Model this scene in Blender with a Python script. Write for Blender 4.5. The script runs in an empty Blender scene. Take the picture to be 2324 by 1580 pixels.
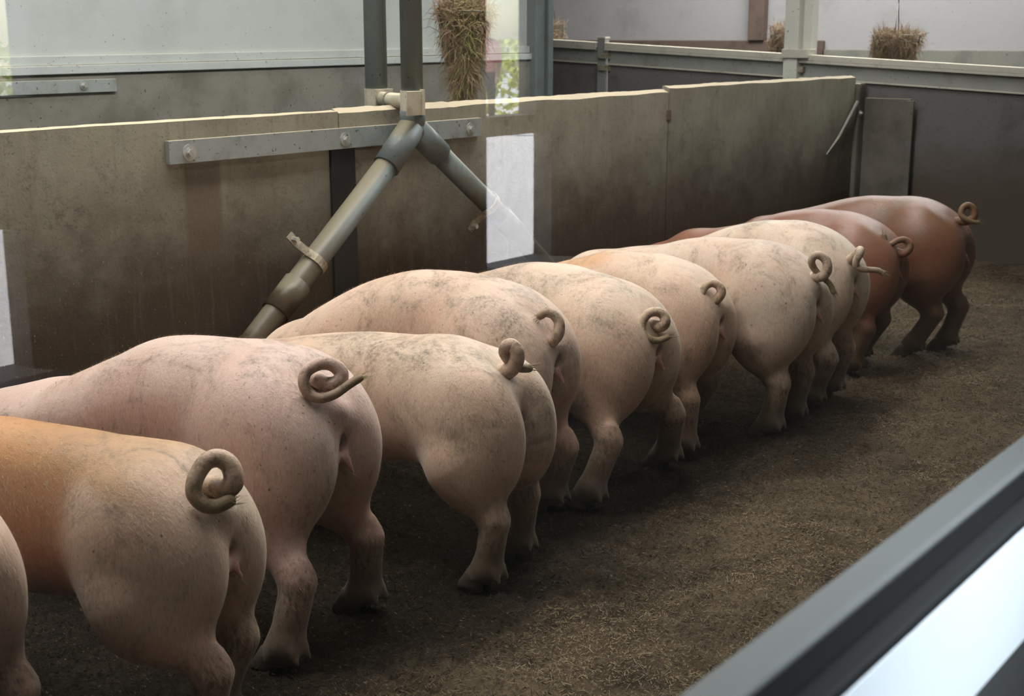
import bpy, bmesh, math, random
import numpy as np
from mathutils import Vector, Matrix

random.seed(5)
rng = np.random.default_rng(5)
PI = math.pi
C = bpy.context.scene.collection
sc = bpy.context.scene

# ------------------------------------------------------------------ camera
FPX, CX, CY = 3000.0, 1162.0, 790.0
pitch = math.radians(13.2246)
yaw = math.radians(37.4216)
EYE = Vector((0, 0, 1.45))
fw = Vector((math.cos(yaw), math.sin(yaw), 0))
rt = Vector((math.sin(yaw), -math.cos(yaw), 0))
look = fw * math.cos(pitch) - Vector((0, 0, 1)) * math.sin(pitch)
upv = fw * math.sin(pitch) + Vector((0, 0, 1)) * math.cos(pitch)
cd = bpy.data.cameras.new('camera')
cam = bpy.data.objects.new('camera', cd)
C.objects.link(cam)
m = Matrix((rt, upv, -look)).transposed().to_4x4()
m.translation = EYE
cam.matrix_world = m
cd.sensor_width = 36
cd.lens = FPX / 2324 * 36
cd.clip_start = 0.02
cd.clip_end = 300
cd.dof.use_dof = True
cd.dof.focus_distance = 3.5
cd.dof.aperture_fstop = 8.5
sc.camera = cam

# ------------------------------------------------------------------ world, lights, exposure
w = bpy.data.worlds.new('sky')
sc.world = w
w.use_nodes = True
nt = w.node_tree
sky = nt.nodes.new('ShaderNodeTexSky')
sky.sky_type = 'NISHITA'
sky.sun_disc = False
sky.sun_elevation = math.radians(48)
sky.sun_rotation = math.radians(200)
nt.links.new(sky.outputs[0], nt.nodes['Background'].inputs[0])
nt.nodes['Background'].inputs[1].default_value = 1.0


def light(name, kind, loc, energy, color=(1, 1, 1), size=1, size_y=None, target=None):
    l = bpy.data.lights.new(name, kind)
    l.energy = energy
    l.color = color
    if kind == 'AREA':
        l.shape = 'RECTANGLE'
        l.size = size
        l.size_y = size_y or size
    o = bpy.data.objects.new(name, l)
    C.objects.link(o)
    o.location = loc
    d = (Vector(target) - Vector(loc)) if target else Vector((0, 0, -1))
    o.rotation_euler = d.to_track_quat('-Z', 'Y').to_euler()
    return o


sun = light('sun', 'SUN', (0, -20, 20), 22.0, (1, .95, .86), target=(4, -12, 0))
sun.data.angle = 0.01
light('skylight_over_pen', 'AREA', (3.8, 3.05, 3.95), 290, (1, .98, .93), 7, .5)
light('row_fill_light', 'AREA', (3.2, 1.0, 3.95), 34, (1, .97, .91), 6, .5)  # unseen overhead fill, set to brighten the near hams
light('back_fill_light', 'AREA', (2.4, 4.7, 3.9), 70, (.97, 1, .97), 3, .5)  # unseen fill added to make the back wall brighter on the left
light('gates_fill_light', 'AREA', (11, 4.5, 3.95), 560, (.97, 1, .98), 2, 6)  # unseen fill, strengthened to lift the gates and far wall
cl = light('apron_fill_light', 'AREA', (1.15, -.30, 1.85), 3.0, (.82, .92, 1), .5, .05, target=(.95, .27, 1.0))  # unseen narrow light added to whiten the apron board
cl.data.spread = math.radians(55)
sc.view_settings.view_transform = 'Standard'
sc.view_settings.look = 'None'
sc.view_settings.exposure = 0.12
sc.view_settings.gamma = 1.0
sc.view_settings.use_curve_mapping = False
sc.cycles.use_denoising = True
sc.cycles.max_bounces = 8
sc.cycles.diffuse_bounces = 3
sc.cycles.glossy_bounces = 4
sc.cycles.transparent_max_bounces = 12


# ------------------------------------------------------------------ material helpers
class N:
    def __init__(s, name, rough=.6, spec=.3, metal=0.0):
        s.m = bpy.data.materials.new(name)
        s.m.use_nodes = True
        s.t = s.m.node_tree
        s.b = s.t.nodes['Principled BSDF']
        s.b.inputs['Roughness'].default_value = rough
        s.b.inputs['Specular IOR Level'].default_value = spec
        s.b.inputs['Metallic'].default_value = metal
        s._co = None

    def node(s, ty, **kw):
        n = s.t.nodes.new(ty)
        for k, v in kw.items():
            setattr(n, k, v)
        return n

    def link(s, a, b):
        s.t.links.new(a, b)

    def co(s, scale=(1, 1, 1)):
        if s._co is None:
            s._co = s.node('ShaderNodeTexCoord').outputs['Object']
        mp = s.node('ShaderNodeMapping')
        mp.inputs['Scale'].default_value = scale
        s.link(s._co, mp.inputs['Vector'])
        return mp.outputs[0]

    def noise(s, scale, detail=5, rough=.6, stretch=(1, 1, 1), dist=0):
        n = s.node('ShaderNodeTexNoise')
        n.inputs['Scale'].default_value = scale
        n.inputs['Detail'].default_value = detail
        n.inputs['Roughness'].default_value = rough
        n.inputs['Distortion'].default_value = dist
        s.link(s.co(stretch), n.inputs['Vector'])
        return n.outputs['Fac']

    def ramp(s, fac, a, b, va=0.0, vb=1.0):
        n = s.node('ShaderNodeMapRange')
        n.interpolation_type = 'SMOOTHSTEP'
        s.link(fac, n.inputs['Value'])
        for k, v in zip(('From Min', 'From Max', 'To Min', 'To Max'), (a, b, va, vb)):
            n.inputs[k].default_value = v
        return n.outputs['Result']

    def math(s, op, a, b=None):
        n = s.node('ShaderNodeMath', operation=op)
        for i, v in enumerate((a, b)):
            if v is None:
                continue
            if isinstance(v, (int, float)):
                n.inputs[i].default_value = v
            else:
                s.link(v, n.inputs[i])
        return n.outputs[0]

    def mix(s, fac, a, b, mode='MIX'):
        n = s.node('ShaderNodeMix', data_type='RGBA', blend_type=mode)
        if isinstance(fac, (int, float)):
            n.inputs['Factor'].default_value = fac
        else:
            s.link(fac, n.inputs['Factor'])
        for sock, v in ((n.inputs[6], a), (n.inputs[7], b)):
            if isinstance(v, tuple):
                sock.default_value = (*v, 1)
            else:
                s.link(v, sock)
        return n.outputs[2]

    def axis(s, i):
        n = s.node('ShaderNodeSeparateXYZ')
        s.co()
        s.link(s._co, n.inputs[0])
        return n.outputs[i]

    def up(s, a=.6, b=.9):
        g = s.node('ShaderNodeNewGeometry')
        n = s.node('ShaderNodeSeparateXYZ')
        s.link(g.outputs['Normal'], n.inputs[0])
        return s.ramp(n.outputs[2], a, b)

    def color(s, c):
        if isinstance(c, tuple):
            s.b.inputs['Base Color'].default_value = (*c, 1)
        else:
            s.link(c, s.b.inputs['Base Color'])
        return s

    def bump(s, h, strength=.3, dist=.01):
        n = s.node('ShaderNodeBump')
        n.inputs['Strength'].default_value = strength
        n.inputs['Distance'].default_value = dist
        s.link(h, n.inputs['Height'])
        s.link(n.outputs[0], s.b.inputs['Normal'])
        return s


def dirty(name, base, dirt, rough=.6, metal=0.0, scale=6, amount=(.5, .72), dust=None, spec=.3, specks=True, low=None):
    n = N(name, rough, spec, metal)
    c = n.mix(n.ramp(n.noise(scale, 7, .65), *amount), base, dirt)
    if low:                                        # soiled lower down: (z at which it is full, z at which it ends, colour)
        z = n.math('ADD', n.axis(2), n.math('MULTIPLY', n.noise(3.0, 5, .7), -.5))
        c = n.mix(n.ramp(z, low[0] - .25, low[1] - .25, 1, 0), c, low[2])
    if specks:
        c = n.mix(n.ramp(n.noise(60, 2, .5), .68, .74), c, tuple(x * .35 for x in dirt))
    if dust:
        c = n.mix(n.up(), c, dust)
    n.color(c)
    n.bump(n.noise(70, 5, .7), .25, .004)
    return n.m


M = {}
M['plain_black'] = N('plain_black', .5).color((.015, .016, .015)).m


def panel_mat():
    n = N('partition_board', .75, .2)
    cg = n.mix(n.ramp(n.noise(2.2, 6, .65), .35, .7), (.26, .245, .19), (.185, .17, .13))
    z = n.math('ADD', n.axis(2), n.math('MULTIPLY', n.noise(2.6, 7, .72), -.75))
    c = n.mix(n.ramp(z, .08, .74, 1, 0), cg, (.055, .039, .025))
    c = n.mix(n.ramp(n.noise(14, 8, .75), .52, .75, 0, .6), c, (.04, .03, .02))
    st = n.noise(7, 5, .6, (6, 6, .5))
    c = n.mix(n.ramp(st, .5, .75, 0, .35), c, (.12, .10, .075))
    c = n.mix(n.ramp(n.noise(120, 3, .6), .6, .72, 0, .55), c, (.05, .04, .03))
    c = n.mix(n.ramp(n.noise(150, 2, .5, (1, 1, .45)), .675, .73, 0, .7), c, (.30, .225, .13))
    # a brown rectangular stain where a plate used to hang
    x = n.axis(0)
    zz = n.axis(2)
    bx = n.math('MULTIPLY', n.ramp(x, 2.93, 2.96), n.ramp(x, 3.09, 3.12, 1, 0))
    bz = n.math('MULTIPLY', n.ramp(zz, .55, .8), n.ramp(zz, 1.0, 1.06, 1, 0))
    c = n.mix(n.math('MULTIPLY', n.math('MULTIPLY', bx, bz), .6), c, (.085, .06, .037))
    c = n.mix(n.up(), c, (.42, .355, .25))
    n.color(c)
    n.bump(n.noise(90, 6, .75), .35, .004)
    return n.m


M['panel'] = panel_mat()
M['galv'] = dirty('galvanised_steel', (.30, .33, .32), (.20, .21, .19), .5, .35, 9, (.42, .75), dust=(.5, .44, .33))
M['bolt'] = dirty('bolt_steel', (.52, .53, .5), (.35, .34, .3), .38, .7, 30)
M['pipe'] = dirty('grey_plastic_pipe', (.125, .152, .148), (.105, .115, .105), .42, 0, 7, (.45, .7), dust=(.17, .15, .105), low=(.55, 1.0, (.075, .058, .037)))
M['fitting'] = dirty('grey_pipe_fitting', (.10, .12, .12), (.085, .09, .082), .38, 0, 7, dust=(.17, .15, .105), low=(.55, 1.0, (.07, .054, .034)))
M['bracket'] = dirty('dusty_bracket', (.40, .37, .29), (.27, .24, .18), .7, 0, 12, (.4, .7), dust=(.55, .47, .33))
M['strap'] = dirty('strap_steel', (.33, .29, .22), (.13, .10, .065), .55, .3, 14, (.4, .65))
M['backboard'] = dirty('white_wall_board', (.40, .435, .425), (.345, .375, .365), .45, 0, 3, (.4, .75), dust=(.6, .52, .4))
M['plinth'] = dirty('concrete_plinth', (.175, .168, .145), (.115, .108, .09), .8, 0, 3.5, (.4, .7))
M['gate'] = dirty('gate_sheet', (.27, .275, .265), (.20, .195, .185), .5, .25, 4, dust=(.55, .47, .33))
M['rail'] = dirty('gate_rail', (.50, .48, .42), (.36, .33, .27), .5, .2, 7, dust=(.62, .55, .42))
M['lowergate'] = dirty('gate_lower_board', (.125, .115, .115), (.075, .07, .07), .6, 0, 3, low=(.4, .9, (.07, .055, .04)))
M['brown'] = dirty('brown_board', (.11, .075, .06), (.07, .05, .04), .6, 0, 5)
M['farwall'] = dirty('far_wall_board', (.30, .285, .285), (.25, .235, .235), .6, 0, 2)
M['pillar'] = dirty('pale_pillar', (.52, .53, .48), (.38, .37, .32), .6, 0, 4)
M['endboard'] = dirty('end_board', (.13, .12, .10), (.075, .068, .055), .75, 0, 4, (.35, .7), dust=(.5, .44, .32))
M['hay'] = dirty('hay', (.30, .21, .13), (.14, .095, .06), .8, 0, 30, specks=False)
M['hay_dark'] = dirty('packed_hay', (.10, .065, .03), (.05, .035, .02), .9, 0, 40, specks=False)
M['hay_green'] = dirty('green_hay', (.26, .25, .09), (.15, .13, .05), .8, 0, 30, specks=False)
M['wire'] = dirty('basket_wire', (.16, .15, .13), (.1, .09, .07), .5, .5, 20, specks=False)
M['roof'] = dirty('roof_lining', (.40, .40, .38), (.33, .33, .31), .7, 0, 1)
M['frame'] = N('window_frame_grey', .6, .25).color((.11, .12, .123)).m
M['dark_frame'] = N('dark_window_profile', .6, .2).color((.014, .0145, .015)).m
M['gasket'] = N('rubber_gasket', .6, .3).color((.012, .012, .012)).m
M['sill'] = N('white_sill', .3, .5).color((.80, .84, .88)).m
M['corridor'] = dirty('corridor_floor', (.035, .034, .032), (.025, .024, .023), .6, 0, 2)
M['corrwall'] = dirty('corridor_wall', (.05, .05, .048), (.04, .04, .038), .7, 0, 2)
M['pave'] = dirty('pale_paving', (.62, .62, .62), (.55, .55, .54), .8, 0, 2)
M['leaf'] = N('hedge_leaf', .6, .3).color((.58, .62, .16)).m


def glass_mat():
    mm = bpy.data.materials.new('clear_pane')
    mm.use_nodes = True
    t = mm.node_tree
    t.nodes.remove(t.nodes['Principled BSDF'])
    fr = t.nodes.new('ShaderNodeFresnel')
    ge = t.nodes.new('ShaderNodeNewGeometry')          # same reflectance on both faces of the thin pane
    io = t.nodes.new('ShaderNodeMapRange')
    io.inputs['To Min'].default_value = 1.5
    io.inputs['To Max'].default_value = 1 / 1.5
    t.links.new(ge.outputs['Backfacing'], io.inputs['Value'])
    t.links.new(io.outputs[0], fr.inputs['IOR'])
    tr = t.nodes.new('ShaderNodeBsdfTransparent')
    gl = t.nodes.new('ShaderNodeBsdfGlossy')
    gl.inputs['Roughness'].default_value = 0.0
    mx = t.nodes.new('ShaderNodeMixShader')
    t.links.new(fr.outputs[0], mx.inputs[0])
    t.links.new(tr.outputs[0], mx.inputs[1])
    t.links.new(gl.outputs[0], mx.inputs[2])
    t.links.new(mx.outputs[0], t.nodes['Material Output'].inputs['Surface'])
    return mm


M['glass'] = glass_mat()


# ------------------------------------------------------------------ object helpers
def obj(name, bm, mat, parent=None, smooth=False):
    me = bpy.data.meshes.new(name)
    bmesh.ops.recalc_face_normals(bm, faces=bm.faces)
    bm.to_mesh(me)
    bm.free()
    if smooth:
        me.shade_smooth()
    me.materials.append(mat)
    o = bpy.data.objects.new(name, me)
    C.objects.link(o)
    o.parent = parent
    return o


def pyobj(name, V, Fc, mat, parent=None, smooth=False):
    me = bpy.data.meshes.new(name)
    me.from_pydata([tuple(v) for v in V], [], [tuple(f) for f in Fc])
    if smooth:
        me.shade_smooth()
    me.materials.append(mat)
    o = bpy.data.objects.new(name, me)
    C.objects.link(o)
    o.parent = parent
    return o


def thing(name, label, cat, loc=(0, 0, 0), rz=0, group=None):
    o = bpy.data.objects.new(name, None)
    C.objects.link(o)
    o.location = loc
    o.rotation_euler = (0, 0, rz)
    o.empty_display_size = .1
    return tag(o, label, cat, group)


def tag(o, label, cat, group=None, kind=None):
    o['label'] = label
    if cat:
        o['category'] = cat
    if group:
        o['group'] = group
    if kind:
        o['kind'] = kind
    return o


def struct(o, label=None):
    o['kind'] = 'structure'
    if label:
        o['label'] = label
    return o


def box(bm, x0, x1, y0, y1, z0, z1, bev=0.0, tilt=None):
    r = bmesh.ops.create_cube(bm, size=1)
    vs = r['verts']
    for v in vs:
        v.co = Vector((x0 + (v.co.x + .5) * (x1 - x0), y0 + (v.co.y + .5) * (y1 - y0), z0 + (v.co.z + .5) * (z1 - z0)))
        if tilt:
            v.co.z += tilt(v.co)
    if bev:
        es = list({e for v in vs for e in v.link_edges})
        bmesh.ops.bevel(bm, geom=es, offset=bev, segments=2, affect='EDGES', profile=.6)
    return bm


def boxo(name, dims, mat, parent=None, bev=.002, tilt=None):
    return obj(name, box(bmesh.new(), *dims, bev=bev, tilt=tilt), mat, parent)


def spline(pts, n=8):
    P = [np.array(p, float) for p in pts]
    P = [2 * P[0] - P[1]] + P + [2 * P[-1] - P[-2]]
    out = []
    for i in range(1, len(P) - 2):
        for t in np.linspace(0, 1, n, endpoint=False):
            a, b, c, d = P[i - 1], P[i], P[i + 1], P[i + 2]
            out.append(.5 * (2 * b + (c - a) * t + (2 * a - 5 * b + 4 * c - d) * t * t + (3 * b - a - 3 * c + d) * t ** 3))
    out.append(P[-2])
    return out


def tube(bm, pts, radii, sides=12, cap=True, round_end=False):
    pts = [Vector(p) for p in pts]
    if not hasattr(radii, '__len__'):
        radii = [radii] * len(pts)
    if round_end:
        d = (pts[-1] - pts[-2]).normalized()
        r = radii[-1]
        base = pts[-1].copy()
        for a in (.5, .8, .97):
            pts.append(base + d * r * a)
            radii = list(radii) + [r * math.sqrt(1 - a * a)]
    rings = []
    t0 = (pts[1] - pts[0]).normalized()
    ref = Vector((0, 0, 1)) if abs(t0.z) < .9 else Vector((1, 0, 0))
    nrm = t0.cross(ref).normalized()
    for i, p in enumerate(pts):
        t = (pts[min(i + 1, len(pts) - 1)] - pts[max(i - 1, 0)])
        t = t.normalized() if t.length > 1e-9 else t0
        nrm = (nrm - t * nrm.dot(t)).normalized()
        bn = t.cross(nrm)
        rings.append([bm.verts.new(p + (nrm * math.cos(2 * PI * k / sides) + bn * math.sin(2 * PI * k / sides)) * radii[i]) for k in range(sides)])
    for a, b in zip(rings, rings[1:]):
        for k in range(sides):
            bm.faces.new((a[k], a[(k + 1) % sides], b[(k + 1) % sides], b[k]))
    if cap:
        bm.faces.new(rings[0][::-1])
        bm.faces.new(rings[-1])
    return bm


def tubeo(name, pts, radii, mat, parent=None, sides=16, smooth=True, round_end=False):
    o = obj(name, tube(bmesh.new(), pts, radii, sides, True, round_end), mat, parent, smooth)
    if smooth:
        for p in o.data.polygons:
            if len(p.vertices) > 4:
                p.use_smooth = False
    return o


def bolt(parent, x, y, z, r=.018, ny=-1, name='bolt'):
    """a washer and a hexagon bolt head on a face whose outward direction is ny along Y"""
    bm = bmesh.new()
    tube(bm, [(x, y, z), (x, y + ny * .0035, z)], r, 20)
    tube(bm, [(x, y + ny * .0035, z), (x, y + ny * .006, z)], r * .6, 16)
    tube(bm, [(x, y + ny * .006, z), (x, y + ny * .016, z)], r * .47, 6)
    return obj(name, bm, M['bolt'], parent)


def fast_mesh(name, V, Q, mat):
    k = Q.shape[1]
    me = bpy.data.meshes.new(name)
    me.vertices.add(len(V))
    me.vertices.foreach_set('co', V.astype(np.float32).ravel())
    me.loops.add(len(Q) * k)
    me.loops.foreach_set('vertex_index', Q.astype(np.int32).ravel())
    me.polygons.add(len(Q))
    me.polygons.foreach_set('loop_start', np.arange(0, len(Q) * k, k, dtype=np.int32))
    me.polygons.foreach_set('loop_total', np.full(len(Q), k, np.int32))
    me.update(calc_edges=True)
    me.materials.append(mat)
    o = bpy.data.objects.new(name, me)
    C.objects.link(o)
    return o



# ------------------------------------------------------------------ building shell
struct(boxo('floor', (-4, 18, 3.74, 14, -.3, -.02), M['plinth'], bev=0))
struct(boxo('floor', (-6, 18, -4.75, .18, -.3, 0), M['corridor'], bev=0))
struct(boxo('ceiling', (-4.2, 18.2, -5.2, 14.2, 4.2, 4.4), M['roof'], bev=0))
struct(boxo('wall_west', (-4.2, -4, -5.2, 14.2, 0, 4.2), M['farwall'], bev=0))
struct(boxo('wall_north', (-4, 18, 14, 14.2, 0, 4.2), M['farwall'], bev=0))
struct(boxo('wall_east', (18, 18.2, -5, 14.2, 0, 4.2), M['corrwall'], bev=0))
# corridor back wall with two glazed openings to the yard
YS = -4.6
for x0, x1, z0, z1 in ((-4, 2.45, 0, 4.2), (3.38, 6.55, 0, 4.2), (7.25, 18, 0, 4.2), (2.45, 3.38, 2.3, 4.2), (6.55, 7.08, 2.3, 4.2), (2.45, 3.38, .64, 1.2), (3.27, 3.38, 0, .64), (6.55, 7.08, .84, .96), (7.08, 7.25, .84, 4.2)):
    struct(boxo('wall_south', (x0, x1, YS - .15, YS, z0, z1), M['corrwall'], bev=0))
struct(boxo('floor', (-12, 45, -40, YS - .15, -.3, -.02), M['pave'], bev=0), 'sunlit pale paving outside')
# hedge across the yard
hg = thing('hedge', 'bright green hedge outside the corridor door, seen only as a reflection', 'hedge', (12, -14, 0))
V, Fc = [], []
for i in range(10000):
    p = Vector((rng.uniform(-12, 14), rng.normal(0, .5), 1.4 * rng.random() ** .8))
    q = Vector(rng.normal(0, 1, 3)).normalized()
    r = q.cross(Vector(rng.normal(0, 1, 3))).normalized()
    u, v = q * .075, r * .045
    k = len(V)
    V += [p - u, p + v, p + u, p - v]
    Fc.append((k, k + 1, k + 2, k + 3))
lf = pyobj('foliage', V, Fc, M['leaf'], hg)
lf['kind'] = 'stuff'
# far wall of the building, boarded
ew = struct(boxo('wall_east', (13.0, 13.2, .3, 14, 0, 4.2), M['farwall'], bev=0))
boxo('lower_board', (12.93, 13.0, 5.9, 14, 0, 1.42), M['brown'], ew, .01)
boxo('lower_board', (12.94, 13.0, .3, 5.89, 0, 1.33), M['plinth'], ew, .01)
boxo('brown_post', (12.9, 13.0, 6.56, 6.74, 1.42, 4.2), M['brown'], ew, .006)

# wall behind the next pen: pale boards over a concrete plinth
wb = struct(boxo('wall_back', (-4, 7.62, 5.7, 5.85, 1.2, 4.2), M['backboard'], bev=0))
boxo('plinth', (-4, 7.62, 5.67, 5.88, -.02, 1.275), M['plinth'], wb, .004, tilt=lambda c: (.005 * (c.x - 5) if c.z > 1 else 0))
boxo('lower_trim', (-4, 7.62, 5.655, 5.70, 1.285, 1.325), M['backboard'], wb, .003, tilt=lambda c: .006 * (c.x - 5))
boxo('upper_trim', (-4, 7.62, 5.675, 5.70, 1.327, 1.372), M['backboard'], wb, .003, tilt=lambda c: .007 * (c.x - 5))
fb = boxo('flat_bar', (2.6, 4.143, 5.655, 5.67, 1.187, 1.25), M['galv'], wb, .002)
bolt(fb, 3.95, 5.655, 1.222, .022)
# end post of that wall
ep = struct(obj('trim_1', box(bmesh.new(), 7.62, 7.74, 5.62, 5.88, -.02, 4.2, .01), M['fitting']))
boxo('post_flange', (7.74, 7.80, 5.60, 5.66, -.02, 4.2), M['fitting'], ep, .004)

# ------------------------------------------------------------------ pen partition: four boards, cover strip, flat bar, end post
YW = 3.68
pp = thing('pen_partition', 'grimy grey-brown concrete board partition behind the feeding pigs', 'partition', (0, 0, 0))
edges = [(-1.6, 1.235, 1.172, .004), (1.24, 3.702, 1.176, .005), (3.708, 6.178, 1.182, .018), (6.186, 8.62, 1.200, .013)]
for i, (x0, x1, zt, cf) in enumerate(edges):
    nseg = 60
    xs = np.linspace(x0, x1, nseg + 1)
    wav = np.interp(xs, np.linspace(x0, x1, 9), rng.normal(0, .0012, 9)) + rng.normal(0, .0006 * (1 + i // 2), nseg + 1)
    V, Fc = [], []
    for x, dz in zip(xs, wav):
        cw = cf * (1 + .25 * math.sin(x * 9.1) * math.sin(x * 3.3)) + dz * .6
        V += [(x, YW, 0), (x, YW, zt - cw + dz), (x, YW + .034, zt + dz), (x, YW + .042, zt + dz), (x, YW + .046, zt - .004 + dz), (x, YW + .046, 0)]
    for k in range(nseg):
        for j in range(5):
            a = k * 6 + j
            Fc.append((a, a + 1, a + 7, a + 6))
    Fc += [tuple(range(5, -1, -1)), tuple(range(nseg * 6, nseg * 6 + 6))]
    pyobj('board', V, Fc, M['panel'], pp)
boxo('cover_strip', (3.648, 3.78, YW - .012, YW + .001, .02, 1.03), M['plain_black'], pp)
boxo('joint_plate', (3.78, 3.905, YW - .006, YW + .001, .02, 1.02), M['panel'], pp)
bar = boxo('flat_bar', (2.873, 4.562, YW - .022, YW - .001, 1.029, 1.109), M['galv'], pp, .002)
for x, r in ((2.957, .029), (3.716, .027), (4.483, .026)):
    bolt(bar, x, YW - .022, 1.065, r)
boxo('notch_plate', (6.165, 6.205, YW - .004, YW + .001, 1.02, 1.075), M['brown'], pp)
# rounded end post and diagonal brace
bm = bmesh.new()
box(bm, 8.63, 8.75, YW - .03, YW + .05, 0, 1.15, .02)
obj('end_post', bm, M['endboard'], pp)
tubeo('brace', [(8.60, YW - .03, 1.03), (8.36, YW - .012, .80), (8.2, YW - .006, .70)], [.011, .008, .003], M['galv'], pp, 6, False)
# end of the pen: a short dirty board, then the long lower gate board
eb = boxo('end_board', (8.72, 8.76, 3.33, YW - .03, 0, 1.05), M['endboard'], pp, .006)
boxo('end_strip', (8.70, 8.725, 3.30, 3.345, 0, 1.04), M['endboard'], pp, .004)
bolt(pp, 8.66, YW - .03, .95, .02)

# ------------------------------------------------------------------ feed pipe
yp = 3.56
fp = thing('feed_pipe', 'grey feed pipe forking into two legs in front of the partition', 'pipe', (4.0, yp, 0))


def rel(*p):
    return (p[0] - 4.0, p[1] - yp, p[2])


tubeo('vertical_pipe', [rel(4.0, yp, 1.15), rel(4.0, yp, 4.2)], .044, M['pipe'], fp, 32)
bm = bmesh.new()
tube(bm, [rel(4.0, yp, 1.085), rel(4.0, yp, 1.165), rel(4.0, yp, 1.168)], [.051, .051, .048], 32)
lcol = [rel(3.995, yp, 1.10), rel(3.84, yp, .957)]
rcol = [rel(4.005, yp, 1.10), rel(4.16, yp, .985)]
tube(bm, lcol, .055, 32)
tube(bm, rcol, .053, 32)
bmesh.ops.create_uvsphere(bm, u_segments=24, v_segments=14, radius=.054, matrix=Matrix.Translation(rel(4.0, yp, 1.09)))
fit = obj('fork_fitting', bm, M['fitting'], fp, True)
for p in fit.data.polygons:
    if len(p.vertices) > 4:
        p.use_smooth = False
tubeo('sloping_pipe', [rel(3.84, yp, .957), rel(3.14, yp, .40), rel(3.05, yp, .328)], .047, M['pipe'], fp, 32)
tubeo('sloping_pipe', [rel(4.16, yp, .985), rel(4.53, yp, .715), rel(4.92, yp, .41)], .045, M['pipe'], fp, 32)
tubeo('coupling', [rel(3.345, yp, .563), rel(3.23, yp, .471)], .0545, M['fitting'], fp, 32)
tubeo('coupling', [rel(4.56, yp, .691), rel(4.72, yp, .567)], .052, M['fitting'], fp, 32)
# clamp straps with a tab bolted to the wall side
for (cx, cz, dx, dz, tb) in ((3.43, .629, -.783, -.622, 1), (4.48, .752, .775, -.632, -1)):
    ax = Vector((dx, 0, dz))
    side = Vector((-dz * tb, 0, dx * tb)) if tb < 0 else Vector((dz, 0, -dx))
    side = side.normalized()
    bm = bmesh.new()
    rows = []
    prof = []
    for k in range(13):
        a = -.25 * PI + k / 12 * 1.25 * PI
        prof.append(side * math.cos(a) * .0505 + Vector((0, -1, 0)) * math.sin(a) * .0505)
    prof = [side * .145 + Vector((0, .03, 0)), side * .10 + Vector((0, .02, 0)), side * .058 + Vector((0, -.01, 0))] + prof[5:]
    for q in prof:
        for s in (-1, 1):
            for th in (0, 1):
                pass
    c0 = Vector(rel(cx, yp, cz))
    V, Fc = [], []
    for i, q in enumerate(prof):
        nq = (prof[min(i + 1, len(prof) - 1)] - prof[max(i - 1, 0)]).normalized().cross(ax)
        for s, th in ((-1, 0), (1, 0), (1, 1), (-1, 1)):
            V.append(c0 + q + ax * s * .016 + nq * (.003 if th else -.003))
    for i in range(len(prof) - 1):
        for j in range(4):
            a = i * 4 + j
            b = i * 4 + (j + 1) % 4
            Fc.append((a, b, b + 4, a + 4))
    Fc += [(3, 2, 1, 0), tuple(range(len(V) - 4, len(V)))]
    st = pyobj('clamp_strap', V, Fc, M['strap'], fp)
    p = c0 + side * .122
    bm = bmesh.new()
    tube(bm, [p + Vector((0, .03, 0)), p + Vector((0, -.002, 0))], .011, 6)
    obj('bolt', bm, M['bolt'], st)

# pipe behind the partition and the bracket tying both pipes
yl = 3.90
bp = thing('second_pipe', 'straight grey pipe standing behind the partition beside the forked one', 'pipe', (4.157, yl, 0))
tubeo('vertical_pipe', [(0, 0, .3), (0, 0, 4.2)], .047, M['pipe'], bp, 32)
br = thing('pipe_bracket', 'dusty spacer bracket clamping the two upright pipes together', 'bracket', (4.0, 3.73, 1.2))
boxo('rear_clamp', (.09, .20, .115, .119, -.045, .04), M['bracket'], br, .002)
bm = bmesh.new()
tube(bm, [(.157, .17 - .0, -.045), (.157, .17, .04)], .051, 24)
obj('rear_collar', bm, M['bracket'], br)
tubeo('spacer', [(.135, .125, 0), (.075, -.0, 0), (.02, -.13, 0)], .030, M['bracket'], br, 18)
tubeo('spacer_ring', [(.090, .035, 0), (.086, .026, 0)], .034, M['strap'], br, 18)
bm = bmesh.new()
tube(bm, [(0, -.17, -.05), (0, -.17, .045)], .048, 24)
obj('front_collar', bm, M['bracket'], br)
boxo('clamp_flange', (-.004, .004, -.235, -.17, -.05, .05), M['bracket'], br, .002)
boxo('clamp_plate', (-.092, -.004, -.225, -.219, -.05, .045), M['bracket'], br, .002)

# ------------------------------------------------------------------ gates beyond the partition
XG = 8.80


def gz(y, z0, z1):
    return z0 + (z1 - z0) * (y - 2.6) / (6.37 - 2.6)


gates = [(1.2, 4.17, 'wide steel gate with pale top rail at the far end of the pen'),
         (4.27, 5.80, 'steel gate hung between the pale pillar and the hinge post'),
         (5.88, 7.3, 'steel gate beyond the hinge post, next to the wall end')]
for y0, y1, lab in gates:
    g = thing('pen_gate', lab, 'gate', (XG, y0, 0), 0, 'steel pen gates')
    L = y1 - y0

    def dz(c, y0=y0):
        return gz(c.y + y0, 0, .175)
    boxo('top_rail', (-.05, .05, 0, L, 1.222, 1.262), M['rail'], g, .004, tilt=dz)
    boxo('rail_lip', (-.05, -.035, 0, L, 1.205, 1.222), M['rail'], g, .001, tilt=dz)
    boxo('upper_sheet', (-.01, .01, .01, L - .01, 1.10, 1.222), M['gate'], g, .001, tilt=dz)
    boxo('edge_strip', (-.030, .0, 0, L, 1.096, 1.106), M['rail'], g, .001, tilt=dz)
    boxo('lower_board', (-.006, .02, .01, L - .01, -.04, 1.098), M['lowergate'], g, .001, tilt=lambda c, f=dz: f(c) if c.z > .5 else 0)
    for hz in (1.16, 1.07):
        h = boxo('hinge', (-.055, -.012, L - .04, L + .05, hz - .02, hz + .02), M['strap'], g, .004, tilt=dz)
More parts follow.
